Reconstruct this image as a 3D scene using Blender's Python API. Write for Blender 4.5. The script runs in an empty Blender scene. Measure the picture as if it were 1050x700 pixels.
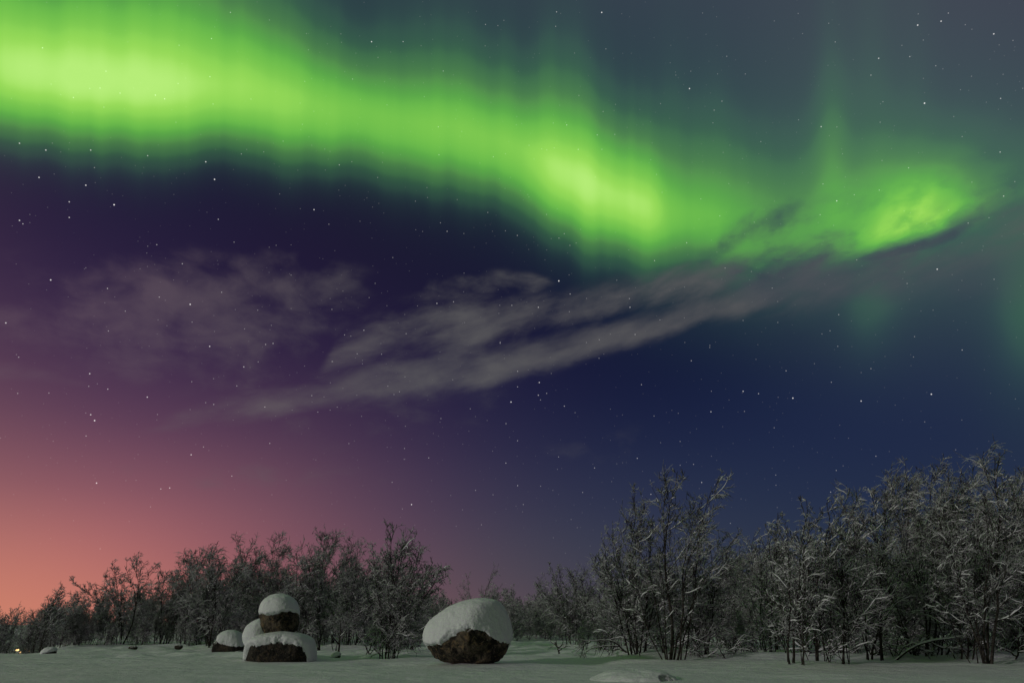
import bpy, math, random
import numpy as np

C = bpy.context.scene.collection
SC = bpy.context.scene

# ------------------------------------------------------------------ camera
CAM_H = 1.2
FOC = 700.0                      # focal length over a 1050 wide frame (24 mm lens)
PITCH = math.atan(290.0 / 700.0)
cam_d = bpy.data.cameras.new('camera')
cam_d.lens = 24.0; cam_d.sensor_width = 36.0
cam_d.clip_start = 0.1; cam_d.clip_end = 9000
cam = bpy.data.objects.new('camera', cam_d); C.objects.link(cam)
cam.location = (0, 0, CAM_H)
cam.rotation_euler = (math.pi / 2 + PITCH, 0, 0)
SC.camera = cam


def ray(px, py):
    """direction in which a point of the photograph lies, seen from the camera"""
    a, b = (px - 525.0) / FOC, (350.0 - py) / FOC
    s, c = math.sin(PITCH), math.cos(PITCH)
    return np.array((a, c - b * s, s + b * c))


def azel(px, py):
    d = ray(px, py)
    return (math.degrees(math.atan2(d[0], d[1])),
            math.degrees(math.atan2(d[2], math.hypot(d[0], d[1]))))


def lin(c):
    c = np.asarray(c, float) / 255.0
    return np.where(c <= 0.04045, c / 12.92, ((c + 0.055) / 1.055) ** 2.4)


# ------------------------------------------------------------------ exposure
SC.view_settings.view_transform = 'Standard'
SC.view_settings.look = 'None'
SC.view_settings.exposure = 0.0
SC.view_settings.gamma = 1.0
SC.view_settings.use_curve_mapping = False
SC.render.engine = 'CYCLES'
SC.cycles.use_denoising = True
SC.cycles.denoiser = 'OPENIMAGEDENOISE'
SC.cycles.denoising_input_passes = 'RGB_ALBEDO_NORMAL'
SC.cycles.denoising_prefilter = 'ACCURATE'
SC.cycles.max_bounces = 5
SC.cycles.diffuse_bounces = 3
SC.cycles.use_adaptive_sampling = False
SC.render.film_transparent = False


# ------------------------------------------------------------------ node helper
class X:
    """a node socket that can be used in sums and products"""
    nt = None

    def __init__(self, s):
        self.s = s

    def __add__(a, b): return mth('ADD', a, b)
    def __radd__(a, b): return mth('ADD', b, a)
    def __sub__(a, b): return mth('SUBTRACT', a, b)
    def __rsub__(a, b): return mth('SUBTRACT', b, a)
    def __mul__(a, b): return mth('MULTIPLY', a, b)
    def __rmul__(a, b): return mth('MULTIPLY', b, a)
    def __truediv__(a, b): return mth('DIVIDE', a, b)
    def __rtruediv__(a, b): return mth('DIVIDE', b, a)
    def __neg__(a): return mth('MULTIPLY', a, -1.0)


def plug(inp, v):
    if isinstance(v, X):
        X.nt.links.new(v.s, inp)
    else:
        inp.default_value = v


def mth(op, *a, clamp=False):
    n = X.nt.nodes.new('ShaderNodeMath'); n.operation = op; n.use_clamp = clamp
    for i, v in enumerate(a):
        plug(n.inputs[i], v)
    return X(n.outputs[0])


def ex(v): return mth('EXPONENT', v)
def sat(v): return mth('ADD', v, 0.0, clamp=True)
def mx(a, b): return mth('MAXIMUM', a, b)
def mn(a, b): return mth('MINIMUM', a, b)


def sstep(v, a, b, lo=0.0, hi=1.0):
    n = X.nt.nodes.new('ShaderNodeMapRange'); n.interpolation_type = 'SMOOTHSTEP'
    plug(n.inputs[0], v)
    for i, q in zip((1, 2, 3, 4), (a, b, lo, hi)):
        plug(n.inputs[i], float(q) if not isinstance(q, X) else q)
    return X(n.outputs[0])


def vec(x, y, z):
    n = X.nt.nodes.new('ShaderNodeCombineXYZ')
    for i, v in enumerate((x, y, z)):
        plug(n.inputs[i], v)
    return X(n.outputs[0])


def noise(v, scale, detail=3.0, rough=0.5, dist=0.0):
    n = X.nt.nodes.new('ShaderNodeTexNoise')
    plug(n.inputs['Vector'], v)
    n.inputs['Scale'].default_value = scale
    n.inputs['Detail'].default_value = detail
    n.inputs['Roughness'].default_value = rough
    n.inputs['Distortion'].default_value = dist
    return X(n.outputs['Fac'])


def ramp(v, stops, interp='LINEAR'):
    n = X.nt.nodes.new('ShaderNodeValToRGB'); r = n.color_ramp; r.interpolation = interp
    plug(n.inputs[0], v)
    while len(r.elements) < len(stops):
        r.elements.new(0.5)
    for e, (p, c) in zip(r.elements, sorted(stops, key=lambda q: q[0])):
        e.position = p
    for e, (p, c) in zip(r.elements, sorted(stops, key=lambda q: q[0])):
        e.color = (float(c[0]), float(c[1]), float(c[2]), 1.0)
    return X(n.outputs[0])


def curve(v, pts, lo, hi):
    """smooth function of v through the points (v, value); v outside lo..hi is held"""
    pts = sorted(pts)
    y0 = min(p[1] for p in pts); y1 = max(p[1] for p in pts); sp = max(y1 - y0, 1e-6)
    n = X.nt.nodes.new('ShaderNodeFloatCurve')
    c = n.mapping.curves[0]
    q = [((p[0] - lo) / (hi - lo), (p[1] - y0) / sp) for p in pts]
    if q[0][0] > 0.001: q.insert(0, (0.0, q[0][1]))
    if q[-1][0] < 0.999: q.append((1.0, q[-1][1]))
    c.points[0].location = q[0]; c.points[1].location = q[-1]
    for p in q[1:-1]:
        c.points.new(*p)
    n.mapping.update()
    plug(n.inputs['Value'], mth('ADD', (v - lo) / (hi - lo), 0.0, clamp=True))
    return X(n.outputs[0]) * sp + y0


def vop(op, a, b):
    n = X.nt.nodes.new('ShaderNodeVectorMath'); n.operation = op
    plug(n.inputs[0], a); plug(n.inputs[1], b)
    return X(n.outputs[0])


def vscale(a, f):
    n = X.nt.nodes.new('ShaderNodeVectorMath'); n.operation = 'SCALE'
    plug(n.inputs[0], a); plug(n.inputs['Scale'], f)
    return X(n.outputs[0])


def mixc(f, a, b):
    n = X.nt.nodes.new('ShaderNodeMix'); n.data_type = 'RGBA'
    plug(n.inputs[0], f)
    for i, v in ((6, a), (7, b)):
        plug(n.inputs[i], v if isinstance(v, X) else (*[float(q) for q in v], 1.0))
    return X(n.outputs[2])


# ------------------------------------------------------------------ the sky
world = bpy.data.worlds.new('World'); SC.world = world
world.use_nodes = True
wt = world.node_tree; X.nt = wt
for n in list(wt.nodes): wt.nodes.remove(n)
tc = wt.nodes.new('ShaderNodeTexCoord')
D = X(tc.outputs['Generated'])
sep = wt.nodes.new('ShaderNodeSeparateXYZ'); plug(sep.inputs[0], D)
dx_, dy_, dz_ = (X(sep.outputs[i]) for i in range(3))
DEG = 180.0 / math.pi
AZ = mth('ARCTAN2', dx_, dy_) * DEG
EL = mth('ARCSINE', mn(mx(dz_, -1.0), 1.0)) * DEG
RZ = AZ * (1.0 - mx(EL, 0.0) * 0.0064)          # rays of the aurora lean towards a point high overhead

# night sky without the aurora: the glow of a town low on the left, violet above it, navy on the right
NIGHT = [
    (0, 180, (40, 31, 60)), (105, 233, (36, 27, 56)), (305, 200, (29, 22, 48)), (450, 235, (26, 24, 46)), (485, 248, (22, 18, 42)),
    (0, 250, (46, 33, 66)), (220, 260, (34, 26, 56)), (400, 265, (26, 23, 48)), (560, 290, (22, 22, 48)),
    (0, 310, (58, 42, 74)), (200, 320, (46, 35, 64)), (400, 320, (32, 28, 54)), (560, 340, (24, 25, 54)),
    (705, 373, (13, 17, 51)), (620, 400, (22, 25, 56)), (800, 350, (17, 24, 56)), (850, 390, (23, 31, 67)), (1005, 403, (23, 31, 68)),
    (65, 373, (77, 57, 82)), (0, 400, (88, 62, 86)), (150, 420, (80, 55, 84)), (305, 453, (75, 52, 79)), (450, 450, (48, 40, 70)),
    (565, 443, (34, 39, 68)), (805, 453, (32, 43, 72)), (1000, 440, (31, 42, 72)),
    (10, 433, (102, 71, 94)), (25, 473, (108, 74, 96)), (150, 460, (100, 67, 91)),
    (0, 505, (142, 92, 102)), (100, 500, (136, 85, 99)), (205, 503, (130, 88, 97)), (305, 503, (104, 76, 92)),
    (400, 500, (74, 58, 82)), (550, 500, (44, 47, 74)), (680, 520, (40, 49, 75)), (850, 500, (36, 46, 74)),
    (25, 548, (173, 109, 110)), (125, 543, (170, 104, 108)), (200, 550, (150, 92, 101)), (300, 550, (118, 78, 94)),
    (400, 540, (88, 66, 86)), (455, 543, (76, 66, 84)), (600, 560, (60, 62, 80)), (750, 560, (50, 58, 76)),
    (10, 593, (216, 134, 114)), (100, 595, (195, 116, 108)), (200, 600, (166, 100, 102)), (300, 600, (126, 84, 94)),
    (0, 640, (228, 146, 108)), (200, 640, (172, 104, 100)), (480, 595, (80, 72, 84)), (535, 598, (74, 73, 81)),
    (800, 620, (52, 58, 72)), (950, 640, (44, 52, 70)), (700, 640, (54, 58, 74)), (1040, 600, (42, 52, 70)),
    (0, 0, (40, 44, 60)), (200, 0, (38, 50, 62)), (350, 5, (40, 62, 70)), (450, 0, (44, 62, 72)), (560, 10, (46, 62, 74)),
    (605, 33, (52, 69, 79)), (650, 20, (46, 58, 74)), (700, 80, (48, 66, 78)), (780, 40, (56, 66, 80)), (800, 120, (52, 70, 80)), (880, 60, (68, 79, 88)),
    (925, 103, (64, 82, 89)), (1000, 120, (60, 74, 86)), (1015, 45, (60, 58, 82)), (1040, 10, (66, 68, 84)),
    (1040, 200, (62, 82, 88)), (820, 250, (48, 66, 74)), (855, 303, (56, 72, 78)), (960, 290, (56, 70, 80)), (1040, 270, (52, 72, 78)),
]
pts = [(azel(x, y), lin(c)) for x, y, c in NIGHT]
for a in (-110, -85, 85, 110, 150, -150, 180):            # the rest of the sky, behind the camera
    for e in (2, 25, 45):
        pts.append(((a, e), lin((70, 59, 66)) if a in (-85, -110, -150) else lin((54, 51, 62))))
for a in (-150, -90, -45, 0, 45, 90, 150):
    pts.append(((a, 62), lin((68, 71, 82))))
    pts.append(((a, 85), lin((77, 74, 85))))
P = np.array([p[0] for p in pts]); V = np.array([p[1] for p in pts])
SCL = np.array((1.0, 1.4))
K = np.linalg.norm((P[:, None] - P[None]) * SCL, axis=2)
W = np.linalg.solve(K - 0.6 * np.eye(len(P)), V - V.mean(0))


def night(a, e):
    k = np.linalg.norm((P - np.array((a, e))) * SCL, axis=1)
    return np.maximum(k @ W + V.mean(0), 0.004)


STEP = 10.0
ELS = (-3, 1, 5, 9, 14, 20, 26, 33, 40, 48, 58, 75)
base = None
for a in np.arange(-90, 91, STEP):
    c = ramp((EL + 5.0) / 85.0, [((e + 5.0) / 85.0, night(a, e)) for e in ELS], 'B_SPLINE')
    q = (AZ - float(a)) / (0.62 * STEP)
    w = ex(q * q * -0.5) * (1.0 / (math.sqrt(2 * math.pi) * 0.62))
    c = vscale(c, w)
    base = c if base is None else vop('ADD', base, c)
base = vop('ADD', base, vscale(vec(0.040, 0.034, 0.040), sstep(mth('ABSOLUTE', AZ), 75.0, 110.0)))


# aurora band: crest, lower and upper half-brightness lines as (x, y) in the picture's directions
CREST = [(-60, 50), (0, 58), (80, 74), (160, 84), (240, 90), (320, 100), (400, 120), (470, 134), (530, 152), (600, 190), (645, 205), (700, 218), (750, 232), (800, 235), (860, 238)]
LOWER = [(-60, 118), (0, 122), (80, 132), (160, 139), (240, 141), (320, 148), (400, 174), (470, 187), (530, 202), (580, 236), (640, 254), (700, 262), (750, 272), (800, 282), (860, 285)]
UPPER = [(-60, -50), (0, -35), (80, -15), (160, -6), (240, 22), (320, 46), (400, 63), (470, 80), (530, 98), (600, 126), (645, 148), (700, 158), (750, 172), (800, 185), (860, 195)]
AMP = [(-60, .9), (0, .95), (50, 1.0), (110, 1.0), (160, .97), (240, .86), (300, .78), (400, .74), (470, .74), (530, .78), (590, .95), (645, .93), (690, .62), (750, .46), (800, .36), (860, .26), (930, .2), (1000, .14), (1050, .10)]


def line(l):
    q = sorted(azel(*p) for p in l)
    return np.array([a for a, e in q]), np.array([e for a, e in q])


cr = line(CREST); lo = line(LOWER); up = line(UPPER)
azs = [float(a) for a in np.arange(-46, 27, 4.0)]
f_c = lambda a: float(np.interp(a, *cr))
crest = curve(AZ, [(a, f_c(a)) for a in azs], -50, 40)
wlow = curve(AZ, [(a, f_c(a) - float(np.interp(a, *lo))) for a in azs], -50, 40)
wupp = curve(AZ, [(a, float(np.interp(a, *up)) - f_c(a)) for a in azs], -50, 40)
ax = [azel(x, float(np.interp(x, [p[0] for p in CREST], [p[1] for p in CREST])))[0] for x, v in AMP]
amp = curve(AZ, list(zip(ax, [v for x, v in AMP])), -50, 50)

rays = noise(vec(RZ * 0.21, EL * 0.012, 3.0), 1.0, 3.2, 0.48)
rays2 = noise(vec(RZ * 0.13, EL * 0.01, 11.0), 1.0, 2.0, 0.5)
crest = crest + (rays2 - 0.5) * 2.0
t = EL - crest
below = mx(-t, 0.0) / (wlow * (0.97 + 0.55 * (rays - 0.5)))
above = mx(t, 0.0) / (wupp * (1.0 + 0.7 * (rays - 0.5)))
prof = ex(mth('POWER', below, 2.3) * -0.69) * ex(mth('POWER', above, 1.55) * -0.69)
I = amp * prof * (1.0 + 0.34 * (rays - 0.5))


def beam(px, py, sa, se):
    a0, e0 = azel(px, py)
    u = (RZ - a0 * (1.0 - 0.0064 * e0)) / sa; v = (EL - e0) / se
    return ex((u * u + v * v) * -0.5)


def blob(px, py, sa, se, rot=0.0):
    a0, e0 = azel(px, py)
    c, s = math.cos(math.radians(rot)), math.sin(math.radians(rot))
    a = AZ - a0; e = EL - e0
    u = (a * c + e * s) / sa; v = (e * c - a * s) / se
    return ex((u * u + v * v) * -0.5)


# torn patch of aurora on the right, rays beside it
fan = noise(vec(AZ * 0.20 + EL * -0.10, (EL * 0.22 + AZ * -0.07), 5.0), 1.0, 2.0, 0.45)
patch = blob(944, 224, 3.3, 2.3, 20) * 0.40 + blob(902, 196, 2.6, 3.0, -25) * 0.10 + blob(915, 206, 5.5, 3.8, -12) * 0.08
I = I + patch * (0.45 + 1.0 * fan) + blob(942, 231, 2.6, 1.4, 20) * 0.36 * fan
I = I + beam(853, 152, 0.8, 3.6) * 0.12 + beam(893, 60, 1.1, 12.0) * 0.055 + beam(850, 40, 0.7, 11.0) * 0.04 + beam(940, 50, 0.8, 11.0) * 0.03
I = I + beam(728, 150, 0.8, 5.0) * 0.045 + beam(690, 120, 0.9, 6.0) * 0.03
I = I + blob(780, 235, 7.0, 4.5) * 0.10 + blob(1000, 265, 7.0, 3.0) * 0.14 + blob(860, 130, 9.0, 6.0) * 0.06

# clouds: soft densities, their edges eaten by a fractal
wob = noise(vec(AZ * 0.10, EL * 0.22, 1.0), 1.0, 4.0, 0.55) - 0.5
SL = EL - AZ * 0.22                                   # the bank climbs to the right
cn = noise(vec(AZ * 0.16 + wob * 0.5, SL * 0.42 + wob * 0.7, 7.0), 1.0, 5.0, 0.55)
cb = noise(vec(AZ * 0.24 + wob * 0.8, EL * 0.40 + wob * 0.9, 17.0), 1.0, 5.0, 0.52)
cf = noise(vec(AZ * 0.5, SL * 1.1, 2.0), 1.0, 4.0, 0.55)


def streak(mid, halfw, alpha, sharp=1.0, wobble=1.0):
    m = [azel(*p) for p in mid]
    n = len(m)
    e = curve(AZ, m, -50, 50)
    w = curve(AZ, [(m[i][0], halfw[i] * 0.078) for i in range(n)], -50, 50)
    a = curve(AZ, [(m[i][0], alpha[i]) for i in range(n)], -50, 50)
    s = (EL - e + wob * 1.3 * wobble) / w
    lowp = mx(-s, 0.0) * sharp; upp = mx(s, 0.0)
    return ex((lowp * lowp + upp * upp) * -0.8) * a


sA = streak([(90, 450), (150, 440), (240, 423), (330, 408), (420, 396), (520, 374), (620, 350), (700, 331), (760, 312), (830, 300), (920, 284), (1010, 262)],
            [5, 8, 16, 20, 26, 28, 20, 19, 22, 26, 26, 24], [0, .28, .72, .82, .95, .95, .85, .80, .72, .55, .42, .3], 1.7, 0.6)
sB = streak([(285, 392), (345, 366), (400, 346), (470, 336), (540, 332), (600, 318), (660, 303), (720, 292), (800, 282)],
            [8, 19, 26, 30, 28, 19, 18, 22, 28], [0, .50, .80, .85, .70, .72, .78, .75, .45], 1.3, 0.8)
sT = streak([(390, 312), (440, 300), (500, 290), (560, 294), (620, 300)], [8, 12, 14, 10, 6], [0, .42, .52, .40, 0], 1.0, 1.0)
sR = streak([(690, 290), (760, 292), (840, 290), (920, 287), (1000, 282), (1050, 276)],
            [10, 24, 30, 30, 30, 32], [0, .60, .75, .72, .70, .65], 1.2, 0.6)
sD = streak([(846, 288), (880, 268), (930, 256), (985, 237), (1030, 216)], [5, 6, 5, 5, 9], [0, .55, .75, .65, .3], 1.0, 0.35)
sE = streak([(690, 274), (745, 250), (800, 224), (850, 206)], [10, 12, 14, 10], [0, .55, .55, .0], 1.0, 0.6)
sL = streak([(-60, 372), (0, 381), (50, 386), (90, 394), (130, 402)], [12, 9, 7, 5, 3], [.7, .66, .5, .25, 0], 1.2, 0.4)
veil = blob(218, 312, 4.6, 2.3, -4) * 0.80 + blob(130, 290, 5.5, 1.1, 2) * 0.50 + blob(150, 322, 3.0, 1.4, 0) * 0.45 + blob(200, 362, 4.5, 1.3, -12) * 0.55 \
    + blob(320, 318, 4.5, 2.6, 0) * 0.42 + blob(95, 358, 4.0, 1.3, -8) * 0.40 + blob(240, 488, 8.0, 0.8, 2) * 0.42 + blob(400, 425, 10.0, 2.0, 10) * 0.30 + blob(300, 282, 4.0, 1.0, 8) * 0.40 + blob(60, 345, 6.0, 1.2, -6) * 0.40 + blob(620, 462, 6.0, 1.6, 6) * 0.25


def cloud(d, n, k=1.0, a=0.16, b=0.95):
    return sstep(d + (n - 0.5) * k * sstep(d, 0.0, 0.35), a, b)


soft = sat(0.10 + 1.75 * (cb - 0.20))
cl = mx(mx(cloud(sA, cn, 1.8, 0.04, 1.2), cloud(sB, cn, 2.2, 0.05, 1.2)), cloud(sT, cb, 2.0, 0.1, 1.3)) * (0.55 + 0.55 * soft)
cl = mx(cl, mx(cloud(veil, cb, 2.6, 0.12, 1.6) * 0.72, cloud(sL, cf, 0.8, 0.05, 1.4) * 0.7))
clr = mx(cloud(sR, cn, 0.8, 0.02, 1.1), cloud(mx(sE, sD), cb, 0.9, 0.02, 1.2)) * (0.62 + 0.45 * soft)
thin = sstep(AZ, 14.0, 26.0) * sstep(EL, 34.0, 26.0) * sstep(cb, 0.42, 0.70) * 0.35
dim = sat(1.0 - (clr * 0.80 + thin + cl * 0.35))
edge = curve(AZ, [azel(*p) for p in ((800, 300), (850, 282), (880, 268), (930, 252), (990, 233), (1050, 212))], -50, 50)
under = sstep(EL - edge + wob * 0.7, -0.9, 1.4, 0.30, 1.0)
I = sat(I * dim * (1.0 - sstep(AZ, 22.0, 28.0) * (1.0 - under)) + beam(893, 312, 1.4, 2.6) * 0.11 + beam(1064, 300, 1.6, 4.2) * 0.20 + blob(985, 262, 4.5, 1.2, 14) * 0.10 * cn)

a_col = ramp(I, [(0.0, (0, 0, 0)), (0.12, (.013, .042, .019)), (0.25, (.032, .112, .032)), (0.42, (.072, .240, .046)),
                 (0.60, (.120, .430, .055)), (0.78, (.225, .600, .080)), (0.90, (.340, .730, .115)), (1.0, (.470, .850, .190))], 'CARDINAL')
fade = sat(1.0 - I * 1.15)
sky = vop('ADD', vscale(base, fade), a_col)
glow_tint = mixc(sstep(AZ, -40.0, -5.0), lin((104, 86, 98)), lin((94, 93, 94)))
sky = mixc(sat(cl) * 0.76, sky, glow_tint)
sky = mixc(sat(clr) * 0.62, sky, lin((70, 78, 86)))

# stars
vor = wt.nodes.new('ShaderNodeTexVoronoi'); vor.inputs['Scale'].default_value = 62.0
plug(vor.inputs['Vector'], D)
vor.inputs['Scale'].default_value = 118.0
vs = wt.nodes.new('ShaderNodeSeparateColor'); plug(vs.inputs[0], X(vor.outputs['Color']))
mag = mth('POWER', X(vs.outputs[0]), 5.0)
st = sstep(X(vor.outputs['Distance']), 0.10, 0.02) * (mag * 0.60 + 0.05)
STARS = [(573, 288, 1.0), (117, 210, .9), (220, 184, .8), (97, 431, .8), (52, 287, .7), (195, 312, .8), (322, 215, .6), (707, 91, .7),
         (948, 106, .8), (524, 412, .8), (553, 392, .6), (381, 43, .6), (617, 13, .7), (941, 26, .6), (965, 22, .5), (1019, 35, .5),
         (422, 517, .7), (99, 495, .6), (813, 408, .8), (762, 401, .5), (955, 404, .7), (20, 226, .5), (961, 276, .6), (883, 411, .6),
         (729, 422, .4), (93, 425, .5), (215, 355, .6), (151, 407, .5), (211, 166, .6), (858, 206, .5), (842, 130, .4), (901, 60, .4),
         (552, 405, .4), (174, 500, .4), (196, 466, .5), (92, 383, .5), (250, 376, .4), (646, 315, .4), (6, 331, .5), (448, 311, .4),
         (47, 154, .5), (20, 147, .4), (93, 154, .4), (40, 182, .5), (88, 190, .6), (71, 223, .4), (71, 207, .4), (552, 315, .4), (280, 352, .3)]
for px, py, b in STARS:
    d = ray(px, py); d = d / np.linalg.norm(d)
    n = wt.nodes.new('ShaderNodeVectorMath'); n.operation = 'DISTANCE'
    plug(n.inputs[0], D); n.inputs[1].default_value = tuple(float(q) for q in d)
    st = st + sstep(X(n.outputs['Value']), 0.00085 + 0.00035 * b, 0.0002, 0.0, 0.2 + b * 0.95)
st = st * sstep(EL, 2.0, 10.0)
sky = vop('ADD', sky, vscale(vec(1.0, 0.97, 0.95), st))
bg = wt.nodes.new('ShaderNodeBackground'); plug(bg.inputs['Color'], sky); bg.inputs['Strength'].default_value = 1.0
wo = wt.nodes.new('ShaderNodeOutputWorld'); wt.links.new(bg.outputs[0], wo.inputs[0])
world.cycles.sampling_method = 'MANUAL'; world.cycles.sample_map_resolution = 512

# ------------------------------------------------------------------ the low moon, behind the camera on the left
SUN_FROM = np.array((-0.80, -0.52, 0.25)); SUN_FROM /= np.linalg.norm(SUN_FROM)
sun_d = bpy.data.lights.new('moon', 'SUN'); sun_d.energy = 0.74; sun_d.angle = math.radians(2.5); sun_d.color = (1.0, 0.91, 0.90)
sun = bpy.data.objects.new('moon', sun_d); C.objects.link(sun)
from mathutils import Vector
sun.rotation_euler = Vector(tuple(SUN_FROM)).to_track_quat('Z', 'Y').to_euler()
sun.location = (-30, -20, 20)


# ------------------------------------------------------------------ helpers for things
def tag(o, label=None, cat=None, group=None, kind=None):
    if label: o['label'] = label
    if cat: o['category'] = cat
    if group: o['group'] = group
    if kind: o['kind'] = kind
    return o


def empty(name, loc, label, cat, group=None, rz=0.0):
    o = bpy.data.objects.new(name, None); C.objects.link(o)
    o.empty_display_size = 0.2
    o.location = loc; o.rotation_euler = (0, 0, rz)
    return tag(o, label, cat, group)


def mesh_obj(name, V, F, mat, parent=None, smooth=True, mat_idx=None):
    """V (n,3) floats, F (m,4) or (m,3) vertex numbers; one mesh object"""
    me = bpy.data.meshes.new(name)
    V = np.ascontiguousarray(V, np.float32); F = np.ascontiguousarray(F, np.int32)
    k = F.shape[1]
    me.vertices.add(len(V)); me.vertices.foreach_set('co', V.ravel())
    me.loops.add(F.size); me.loops.foreach_set('vertex_index', F.ravel())
    me.polygons.add(len(F))
    me.polygons.foreach_set('loop_start', np.arange(0, F.size, k, dtype=np.int32))
    if smooth:
        me.polygons.foreach_set('use_smooth', np.ones(len(F), bool))
    for m in (mat if isinstance(mat, (list, tuple)) else [mat]):
        me.materials.append(m)
    if mat_idx is not None:
        me.polygons.foreach_set('material_index', np.ascontiguousarray(mat_idx, np.int32))
    me.update(calc_edges=True)
    o = bpy.data.objects.new(name, me); C.objects.link(o)
    if parent: o.parent = parent
    return o


def hash3(ix, iy, iz, seed):
    h = (ix * 374761393 + iy * 668265263 + iz * 2147483647 + seed * 1274126177) & 0xffffffff
    h = ((h ^ (h >> 13)) * 1274126177) & 0xffffffff
    return ((h ^ (h >> 16)) & 0xffff) / 65535.0


def vnoise(p, seed=0):
    """value noise at points p (n,3), 0..1"""
    p = np.asarray(p, float); i = np.floor(p).astype(np.int64); f = p - i
    f = f * f * (3 - 2 * f); r = 0
    for a in (0, 1):
        for b in (0, 1):
            for c in (0, 1):
                w = (f[:, 0] if a else 1 - f[:, 0]) * (f[:, 1] if b else 1 - f[:, 1]) * (f[:, 2] if c else 1 - f[:, 2])
                r = r + w * hash3(i[:, 0] + a, i[:, 1] + b, i[:, 2] + c, seed)
    return r


def fbm(p, oct=3, seed=0):
    p = np.asarray(p, float); s = 0; a = 1.0; t = 0
    for k in range(oct):
        s = s + a * (vnoise(p * 2 ** k + 17.3 * k, seed + k) - 0.5); t += a; a *= 0.5
    return s / t


def smooth01(x): x = np.clip(x, 0, 1); return x * x * (3 - 2 * x)


# ------------------------------------------------------------------ materials
def material(name):
    m = bpy.data.materials.new(name); m.use_nodes = True
    X.nt = m.node_tree
    b = m.node_tree.nodes['Principled BSDF']
    return m, b


def geo_up():
    g = X.nt.nodes.new('ShaderNodeNewGeometry')
    s = X.nt.nodes.new('ShaderNodeSeparateXYZ'); X.nt.links.new(g.outputs['Normal'], s.inputs[0])
    return X(s.outputs[2]), X(g.outputs['Position'])


def objco():
    t = X.nt.nodes.new('ShaderNodeTexCoord')
    return X(t.outputs['Object'])


def bump(b, h, strength, dist):
    n = X.nt.nodes.new('ShaderNodeBump'); n.inputs['Strength'].default_value = strength
    n.inputs['Distance'].default_value = dist
    plug(n.inputs['Height'], h); X.nt.links.new(n.outputs[0], b.inputs['Normal'])


def mat_snow(name='snow', grain=1.0):
    m, b = material(name)
    up, pos = geo_up()
    big = noise(pos, 0.35, 3.0, 0.5); mid = noise(pos, 2.2, 4.0, 0.6)
    plug(b.inputs['Base Color'], mixc(big * 0.6 + mid * 0.4, (0.70, 0.72, 0.75), (0.86, 0.87, 0.88)))
    b.inputs['Roughness'].default_value = 0.62
    b.inputs['Specular IOR Level'].default_value = 0.22
    fine = noise(pos, 38.0, 3.0, 0.65)
    crust = noise(vop('MULTIPLY', pos, vec(1.0, 2.6, 1.0)), 1.1, 5.0, 0.6)
    bump(b, crust * 1.6 + mid * 0.6 + fine * 0.22 * grain, 0.7, 0.10)
    return m


def mat_bark():
    """dark wet birch bark with snow caught on whatever faces the sky"""
    m, b = material('birch_bark')
    up, pos = geo_up()
    n1 = noise(pos, 9.0, 3.0, 0.6); n2 = noise(pos, 2.5, 2.0, 0.5)
    bark = mixc(sstep(n1, 0.35, 0.7), (0.012, 0.010, 0.009), (0.060, 0.052, 0.045))
    s = sstep(up + (n1 - 0.5) * 0.9 + (n2 - 0.5) * 0.8, 0.55, 0.9)
    plug(b.inputs['Base Color'], mixc(s, bark, (0.74, 0.75, 0.76)))
    b.inputs['Roughness'].default_value = 0.85; b.inputs['Specular IOR Level'].default_value = 0.15
    return m


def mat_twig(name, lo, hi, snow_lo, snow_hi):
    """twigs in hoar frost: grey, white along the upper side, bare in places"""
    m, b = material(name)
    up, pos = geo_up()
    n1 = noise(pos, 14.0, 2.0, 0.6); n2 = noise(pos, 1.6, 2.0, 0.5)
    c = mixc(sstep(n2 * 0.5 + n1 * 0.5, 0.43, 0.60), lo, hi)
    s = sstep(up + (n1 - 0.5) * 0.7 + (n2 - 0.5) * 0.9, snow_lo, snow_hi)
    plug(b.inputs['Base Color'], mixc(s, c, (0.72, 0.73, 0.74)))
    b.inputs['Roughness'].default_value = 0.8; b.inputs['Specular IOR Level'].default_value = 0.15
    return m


def mat_rock(name, dark, mid, warm, lichen=0.5):
    m, b = material(name)
    up, pos = geo_up()
    dark = [q for q in dark]
    v = X.nt.nodes.new('ShaderNodeTexVoronoi'); v.inputs['Scale'].default_value = 1.7; v.feature = 'DISTANCE_TO_EDGE'
    w = noise(pos, 3.0, 3.0, 0.6)
    plug(v.inputs['Vector'], vop('ADD', pos, vscale(vec(w, noise(pos, 2.1, 3.0, 0.6), w), 1.3)))
    crack = mx(sstep(X(v.outputs['Distance']), 0.0, 0.05), sstep(noise(pos, 1.3, 2.0, 0.5), 0.42, 0.5))
    n1 = noise(pos, 2.3, 4.0, 0.62); n2 = noise(pos, 7.0, 4.0, 0.65, 0.6); n3 = noise(pos, 26.0, 3.0, 0.6)
    c = mixc(sstep(n1 * 0.6 + n2 * 0.4, 0.42, 0.60), dark, mid)
    c = mixc(sstep(n2, 0.52, 0.66) * lichen, c, warm)
    c = mixc(sstep(n3, 0.58, 0.72) * 0.5, c, (0.30, 0.27, 0.22))
    c = mixc(crack, (0.010, 0.009, 0.008), c)
    s = sstep(up + (n2 - 0.5) * 0.8, 0.42, 0.72)
    plug(b.inputs['Base Color'], mixc(s, c, (0.75, 0.76, 0.77)))
    b.inputs['Roughness'].default_value = 0.82; b.inputs['Specular IOR Level'].default_value = 0.25
    bump(b, n1 * 0.8 + n2 * 0.6 + n3 * 0.15 + crack * 0.25, 1.0, 0.30)
    return m


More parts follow.
